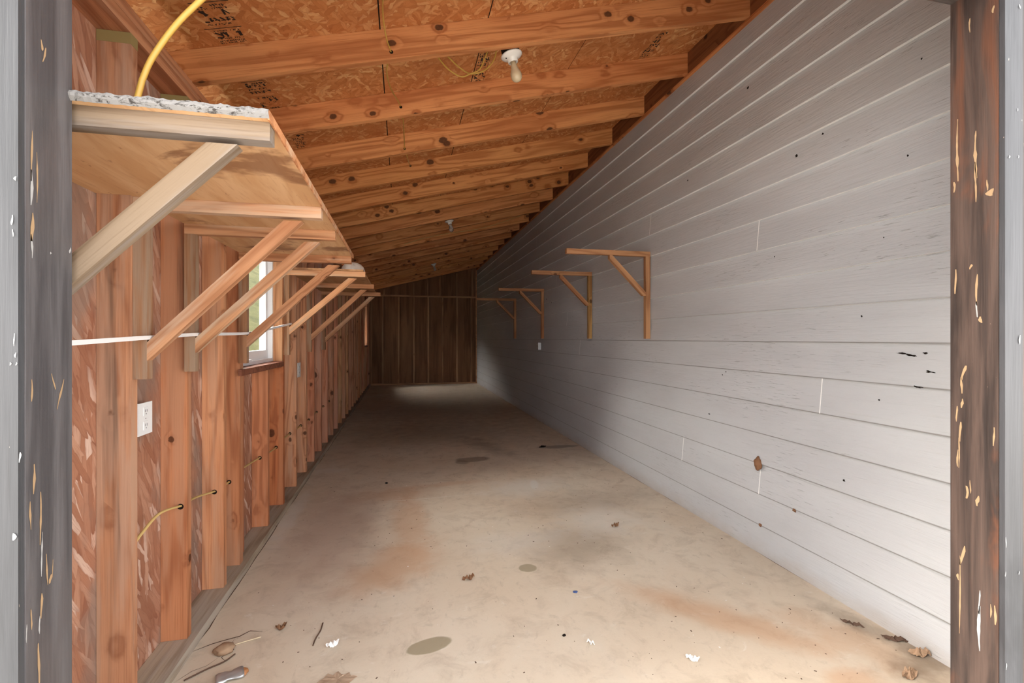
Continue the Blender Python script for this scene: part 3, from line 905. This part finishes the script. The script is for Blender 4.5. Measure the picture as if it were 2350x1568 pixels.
# ---------------------------------------------------------------- brackets on the siding
for (y, tip, lab) in [(3.50, 1.222, 'wooden bracket on white siding, nearest the doorway and largest of the four'),
                      (4.71, 1.277, 'wooden bracket on white siding, second from the doorway, with a greenish upright'),
                      (6.45, 1.280, 'wooden bracket on white siding, third from the doorway, just above the small metal outlet box'),
                      (8.12, 1.222, 'wooden bracket on white siding, farthest from the doorway, nearest the dark back wall')]:
    root = thing('shelf_bracket', lab, 'bracket', (XR - .01, y, 1.18), 'empty wooden brackets on the siding')
    xu = XR - .0145
    zt = 1.835
    yc = y + .019
    tn = (R.uniform(.78, .86),) * 3
    beam('arm', (xu, yc, zt + .019), (tip, yc, zt + .019), (0, 1, 0), .038, .038, M['bracket'], root, tn, bw=.005)
    beam('upright', (xu - .019, yc, 1.183), (xu - .019, yc, zt - .0005), (0, 1, 0), .038, .038, M['bracket'], root, (.72, .82, .60) if y == 4.71 else tn)
    beam('brace', (xu - .034, yc, zt - .312), (xu - .346, yc, zt - .004), (0, 1, 0), .036, .036, M['bracket'], root, tn, cut0=1.0, cut1=-1.0)

# ---------------------------------------------------------------- lights on the rafters
def lamp(x, y, label, frost, ry):
    z = zraf(x)
    root = thing('ceiling_light', label, 'light', (x, y, z))
    m = Matrix.Translation((x, y, z)) @ Matrix.Rotation(math.pi - ang, 4, 'Y') @ Matrix.Identity(4)
    m = Matrix.Translation((x, y, z)) @ Matrix.Rotation(-ang, 4, 'Y') @ Matrix.Rotation(math.pi, 4, 'X')
    bm = bmesh.new(); lathe(bm, [(0, -.138), (.05, -.138), (.05, -.001), (0, -.001)], 8)
    for f in bm.faces: f.smooth = False
    obj('electrical_box', bm, M['dark'], root, m)
    bm = bmesh.new(); lathe(bm, [(0, 0), (.055, 0), (.057, .004), (.053, .010), (.036, .020), (.027, .024), (.026, .040), (.0235, .043), (.0235, .036), (0, .036)], 32)
    disc(bm, (-.036, .012, .0205), (-.4, .1, 1), .004, 1)
    obj('lamp_holder', bm, [M['porcelain'], M['dark']], root, m)
    bm = bmesh.new(); lathe(bm, [(0, .037), (.0145, .037), (.0150, .055), (.0165, .066), (.0215, .080), (.0275, .094), (.0295, .107), (.0275, .122), (.020, .134), (.010, .140), (0, .1415)], 28)
    obj('bulb', bm, M['bulb'] if frost else M['clear'], root, m, smooth=True)
    return root
cl = NT('clear bulb glass')
cl.b.inputs['Transmission Weight'].default_value = .75; cl.b.inputs['Roughness'].default_value = .12; cl.b.inputs['IOR'].default_value = 1.25
cl.b.inputs['Base Color'].default_value = (.8, .8, .78, 1)
M['clear'] = cl.m
lamp(.553, 2.4515, 'white porcelain bulb holder with frosted bulb, largest and nearest under the rafters', True, 0)
lamp(.578, 6.112, 'small white bulb holder with clear bulb, second along the rafters', False, 0)
lamp(.612, 9.776, 'tiny grey bulb holder far along the rafters near the back wall', False, 0)

# ---------------------------------------------------------------- cables
bm = bmesh.new()
pts = [(-.575, 1.20, 1.6335)] + [pz(x, 1.20, y) for (x, y) in [(322, 200), (328, 180), (350, 132), (400, 62), (458, 3)]] + [(-.33, 1.20, 2.06), (-.22, 1.2, 2.2), (-.15, 1.165, 2.475)]
tube(bm, smoothpts(pts), .0062, 10)
tag(obj('electrical_cable', bm, M['yellow']), 'thick yellow cable rising from the near plywood shelf towards the roof', 'cable')
bm = bmesh.new()
pts = [(-.06, 1.80, 2.54), (-.082, 2.157, 2.600), (-.07, 2.28, 2.555), (-.052, 2.357, 2.541), (-.06, 2.40, 2.535), (-.075, 2.48, 2.51), (-.06, 2.70, 2.54), (-.012, 2.96, 2.575), (0, 3.02, 2.54), (.008, 3.10, 2.53), (.014, 3.45, 2.56), (.018, 3.58, 2.555), (.04, 3.68, 2.52), (.055, 4.0, 2.60), (.068, 4.19, 2.648)]
tube(bm, smoothpts(pts), .0032, 8)
tag(obj('electrical_cable', bm, M['yellow']), 'thin yellow cable threaded through holes in the first four rafters', 'cable')
bm = bmesh.new()
yl = 2.43
g1 = [pz(x, yl, y) for (x, y) in [(1000, 118), (1008, 135), (1030, 160), (1058, 176), (1078, 170), (1100, 160), (1112, 135), (1121, 112)]]
g2 = [pz(x, yl + .012, y) for (x, y) in [(1018, 118), (1028, 130), (1052, 153), (1078, 169), (1105, 165), (1125, 150), (1136, 130), (1140, 108)]]
tube(bm, smoothpts(g1), .0036, 8); tube(bm, smoothpts(g2), .0036, 8)
tag(obj('cable_loop', bm, M['yellow']), 'pair of yellow cable loops hanging behind the first rafter beside the nearest bulb', 'cable')
bm = bmesh.new()
ry = 2.357 + .61 * 8
pts = [(.03, ry - .006, zraf(.03) + .03)] + [(x, ry - .006, zraf(x) + .06) for x in (.3, .7)] + [(1.1, ry - .006, zraf(1.1) + .035), (1.45, ry - .006, zraf(1.45) + .06), (1.78, ry - .006, zraf(1.78) + .11)]
tube(bm, smoothpts(pts), .004, 6)
tag(obj('electrical_cable', bm, M['straw']), 'thin tan cable stapled along the face of a rafter past the second bulb', 'cable')
bm = bmesh.new()
pts = [(-.858, 1.79, .50), (-.850, 1.86, .535), (-.838, 1.95, .565), (-.822, 2.073, .548), (-.825, 2.12, .54), (-.85, 2.28, .515), (-.838, 2.46, .485), (-.845, 2.52, .475), (-.850, 2.69, .463), (-.852, 2.80, .470), (-.852, 2.95, .472), (-.845, 3.21, .46), (-.845, 3.40, .445), (-.845, 3.602, .437)]
for y in (4.02, 4.43, 4.80, 5.22, 5.64, 6.07):
    pts += [(-.86, y - .2, cab[y][1] - .012), (-.845, y, cab[y][1])]
tube(bm, smoothpts(pts, 6), .0058, 8, .7)
tag(obj('electrical_cable', bm, M['straw']), 'faded yellow cable threaded through drilled holes low in the wall studs', 'cable')

# ---------------------------------------------------------------- outlets
def outlet(name, label, y0, y1, z0, z1, x, boxm, duplex):
    root = thing(name, label, 'outlet', (XO, (y0 + y1) / 2, z0))
    bm = bmesh.new(); box(bm, XO + .0005, x - .004, y0 + .008, y1 - .008, z0 + .008, z1 - .008)
    obj('electrical_box', bm, boxm, root)
    bm = bmesh.new(); box(bm, x - .004, x + .002, y0, y1, z0, z1); bev(bm, .002, 2)
    obj('cover_plate', bm, M['white'], root)
    yc, zc = (y0 + y1) / 2, (z0 + z1) / 2
    bm = bmesh.new()
    for dz in (-.024, .024) if duplex else (0,):
        box(bm, x + .0015, x + .0035, yc - .014, yc + .014, zc + dz - .015, zc + dz + .015)
        for dy in (-.006, .006):
            box(bm, x + .0034, x + .0039, yc + dy - .0008, yc + dy + .0008, zc + dz - .002, zc + dz + .007, 1)
        disc(bm, (x + .0040, yc, zc + dz - .008), (1, 0, 0), .0022, 1)
    disc(bm, (x + .0026, yc, zc), (1, 0, 0), .002, 1)
    obj('receptacle', bm, [M['white'], M['dark']], root)
outlet('outlet', 'white outlet plate on a blue box between the first studs near the doorway', 1.846, 1.936, .857, .966, -.858, M['blue'], True)
outlet('outlet', 'white outlet plate between studs just beyond the first window', 4.21, 4.33, .868, .985, -.83, M['dark'], True)
outlet('outlet', 'tiny white switch plate on the far studs before the second window', 7.80, 7.90, .885, .985, -.835, M['dark'], False)
root = thing('outlet_box', 'small galvanized metal outlet box on the white siding below the third bracket', 'outlet', (XR, 6.65, 1.03))
bm = bmesh.new(); box(bm, XR - .055, XR - .0145, 6.60, 6.71, 1.025, 1.125); bev(bm, .004, 2)
obj('metal_box', bm, M['zinc'], root, tint=(.5, .5, .5))
bm = bmesh.new(); box(bm, XR - .058, XR - .0552, 6.597, 6.713, 1.022, 1.128); bev(bm, .001)
disc(bm, (XR - .0586, 6.655, 1.10), (-1, 0, 0), .016, 1); disc(bm, (XR - .0586, 6.655, 1.05), (-1, 0, 0), .016, 1)
obj('cover_plate', bm, [M['zinc'], M['white']], root)

# ---------------------------------------------------------------- nests on the siding
def lumpmesh(sx, sy, sz, seed, amp=.35, sub=3):
    bm = bmesh.new()
    bmesh.ops.create_icosphere(bm, subdivisions=sub, radius=1)
    for v in bm.verts:
        n = mnoise.noise(v.co * 1.9 + Vector((seed, 0, 0))) * amp + mnoise.noise(v.co * 5 + Vector((0, seed, 0))) * amp * .35
        v.co = Vector((v.co.x * sx, v.co.y * sy, v.co.z * sz)) * (1 + n)
    return bm
bm = lumpmesh(.022, .024, .036, 3)
for v in bm.verts:
    if v.co.z > 0: v.co.y *= 1 - .55 * v.co.z / .036; v.co.x *= 1 - .4 * v.co.z / .036
tag(obj('wasp_nest', bm, M['mud'], None, Matrix.Translation((XR - .018, 2.305, .497)), smooth=True), 'brown pointed mud nest stuck on the white siding', 'nest')
for y, z, s, lab in [(2.055, .322, .010, 'small rusty mud daub on the siding, level with the seam nearest the doorway'), (2.29, .158, .011, 'smallest rusty mud daub under the lowest siding seam')]:
    tag(obj('mud_daub', lumpmesh(.006, s, s * .8, y * 7, .6), M['mud'], None, Matrix.Translation((XR - .014, y, z)), smooth=True), lab, 'nest')

# ---------------------------------------------------------------- litter on the floor
def flat(outline, t, curl, mat, name, loc, rz, label, cat, group=None, mats=None):
    """thin piece from an outline, curled upward"""
    bm = bmesh.new()
    vs = [bm.verts.new((x, y, 0)) for x, y in outline]
    c = bm.verts.new((sum(x for x, y in outline) / len(outline), sum(y for x, y in outline) / len(outline), 0))
    for a, b in zip(vs, vs[1:] + vs[:1]): bm.faces.new((a, b, c))
    bmesh.ops.subdivide_edges(bm, edges=bm.edges[:], cuts=2, use_grid_fill=True)
    for v in bm.verts:
        v.co.z = curl * (v.co.y * v.co.y * 18 + v.co.x * v.co.x * 4) + abs(mnoise.noise(v.co * 60)) * curl * .12
    bmesh.ops.recalc_face_normals(bm, faces=bm.faces)
    ret = bmesh.ops.extrude_face_region(bm, geom=bm.faces[:])
    for v in ret['geom']:
        if isinstance(v, bmesh.types.BMVert): v.co.z += t
    o = obj(name, bm, mat, None, Matrix.Translation((*loc, .0008)) @ Matrix.Rotation(rz, 4, 'Z'))
    tag(o, label, cat, group)
    return o
def leafline(L, W, jag=0.0, n=9):
    top = [(L * (i / n - .5), W * math.sin(math.pi * i / n) ** .8 * (.5 + jag * R.uniform(-.22, .22))) for i in range(n + 1)]
    bot = [(x, -y * R.uniform(.8, 1.1)) for x, y in top[1:-1]][::-1]
    return top + bot
flat(leafline(.062, .026, .3), .001, .35, M['leaf'], 'dry_leaf', (.317, 2.363), .1, 'curled brown leaf lying mid floor beyond the olive oil puddle stain', 'leaf')
flat([(0, -.022), (.022, .004), (.018, .018), (.006, .012), (0, .006), (-.008, .016), (-.02, .012), (-.022, .0)], .001, .3, M['leaf'], 'dry_leaf', (-.482, 2.135), .1, 'small heart shaped brown leaf on the floor near the wooden wall', 'leaf')
flat(leafline(.055, .018, .2), .001, .4, M['leaf'], 'dry_leaf', (1.305, 2.819), .1, 'small dark leaf on the floor midway towards the siding', 'leaf')
flat(leafline(.075, .030, .4), .001, .4, M['lightleaf'], 'dry_leaf', (1.885, 1.425), -.5, 'rust brown leaf against the siding in the near corner by the dark post', 'leaf')
flat(leafline(.085, .034, .5), .001, .3, M['lightleaf'], 'dry_leaf', (1.735, 1.345), .2, 'orange brown leaf on the floor at the very bottom near the dark post', 'leaf')
flat(leafline(.085, .016, .5), .001, .2, M['twig'], 'bark_sliver', (1.815, 1.64), -.9, 'dark bark sliver lying near the foot of the siding', 'bark')
flat(leafline(.09, .03, .7), .001, .2, M['twig'], 'bark_sliver', (1.885, 1.52), -.6, 'ragged dark bark sliver close against the siding', 'bark')
flat(leafline(.11, .05, .3), .0012, .2, M['dark'], 'bark_sliver', (1.49, 5.06), .5, 'black sliver on the floor far back beside the siding', 'bark')
bm = bmesh.new(); tube(bm, smoothpts([(-.321, 2.133, .003), (-.322, 2.08, .004), (-.332, 2.03, .003), (-.335, 1.985, .003)]), .0026, 7)
tag(obj('twig', bm, M['twig']), 'short dark twig on the floor near the white paper scrap', 'twig')
bm = bmesh.new(); tube(bm, smoothpts([(-.635, 2.055, .003), (-.59, 2.07, .004), (-.545, 2.088, .003)]), .0024, 7)
tag(obj('twig', bm, M['straw_twig']), 'pale straw coloured twig beside the crack in the floor', 'twig')
bm = bmesh.new(); tube(bm, smoothpts([(-.735, 1.88, .003), (-.68, 1.925, .004), (-.635, 1.955, .004), (-.61, 1.995, .004)]), .0026, 7)
tag(obj('twig', bm, M['twig']), 'long curved brown twig below the lump of clay near the wooden wall', 'twig')
for k, (x, y, L, W, rz, lab) in enumerate([(-.262, 1.972, .05, .028, .3, 'twisted white paper scrap on the floor near the dark twig'), (1.044, 1.591, .05, .028, -.7, 'white paint flake on the near floor, brightest towards the dark post'), (.712, 1.76, .035, .014, -.8, 'thin white paint flake left of the brightest flake')]):
    flat(leafline(L, W, .45), .001, .25, M['paper'], 'paper_scrap' if k == 0 else 'paint_flake', (x, y), rz, lab, 'scrap')
tag(obj('clay_lump', lumpmesh(.034, .032, .017, 11, .3), M['lightleaf'], None, Matrix.Translation((-.655, 2.022, .013)), smooth=True), 'rounded tan lump on the cracked floor by the wooden wall', 'lump')
tag(obj('plastic_chip', lumpmesh(.012, .009, .004, 5, .3, 2), M['bluechip'], None, Matrix.Translation((.787, 2.135, .003))), 'tiny blue plastic chip on the open floor', 'chip')
tag(obj('dark_pebble', lumpmesh(.008, .006, .004, 6, .3, 2), M['dark'], None, Matrix.Translation((.629, 1.832, .003))), 'tiny black pebble on the near open floor', 'pebble')
tag(obj('wood_knot', lumpmesh(.012, .016, .005, 8, .3, 2), M['dark'], None, Matrix.Translation((-.125, 4.08, .004))), 'black speck of debris on the floor far along by the wooden studs', 'pebble')
# torn card and crushed metal foil at the bottom of the picture
flat([(-.055, -.055), (-.062, -.01), (-.04, .012), (-.03, .03), (-.012, .018), (.004, .035), (.022, .012), (.042, .022), (.050, .002), (.072, -.006), (.05, -.03), (.04, -.06), (0, -.045)], .0015, .05, M['card'], 'cardboard_scrap', (-.225, 1.775), 0, 'torn tan cardboard scrap at the very bottom of the floor', 'cardboard')
root = thing('crushed_can', 'crushed silver metal tube with orange end on the floor by the sole plate', 'can', (-.585, 1.85, 0))
bm = bmesh.new()
prof = []
for i in range(13):
    t = i / 12
    prof.append((.026 + .004 * math.sin(t * 9), t * .085))
lathe(bm, [(0, 0)] + prof + [(0, .085)], 26)
for v in bm.verts:
    v.co.y *= .35; v.co += Vector((0, .004 * mnoise.noise(v.co * 70), 0))
mm = Matrix.Translation((-.625, 1.845, .011)) @ Matrix.Rotation(.35, 4, 'Z') @ Matrix.Rotation(math.pi / 2, 4, 'Y') @ Matrix.Rotation(math.pi / 2, 4, 'Z')
obj('can_body', bm, M['zinc'], root, mm, smooth=True)
bm = lumpmesh(.014, .020, .009, 9, .3)
o = obj('can_end', bm, plain('orange rust', (.42, .18, .07, 1), .7), root, Matrix.Translation((-.545, 1.872, .010)), smooth=True)
o['label'] = 'orange end'
flat([(-.012, -.03), (.012, -.03), (.006, .035), (-.008, .03)], .001, .5, M['paper'], 'paper_scrap', (-.868, 1.45), 0, 'white paper corner standing by the foot of the wall behind the near post', 'scrap')
# uncountable specks of grit
bm = bmesh.new()
for i in range(420):
    x = R.uniform(-.7, 1.85); y = 1.35 + 5 * R.random() ** 1.6
    s = R.uniform(.0006, .0019); a = R.uniform(0, 3.14); L = s * R.uniform(1, 2.6)
    vs, fs = box(bm, -L, L, -s, s, 0, s * .8)
    mrot = Matrix.Translation((x, y, .0002)) @ Matrix.Rotation(a, 4, 'Z')
    for v in vs: v.co = mrot @ v.co
    mi = 0 if R.random() < .85 else 1
    for f in fs: f.material_index = mi
o = obj('floor_debris', bm, [M['twig'], M['paper']])
o['kind'] = 'stuff'; o['label'] = 'fine dark grit and specks scattered over the concrete floor'; o['category'] = 'grit'
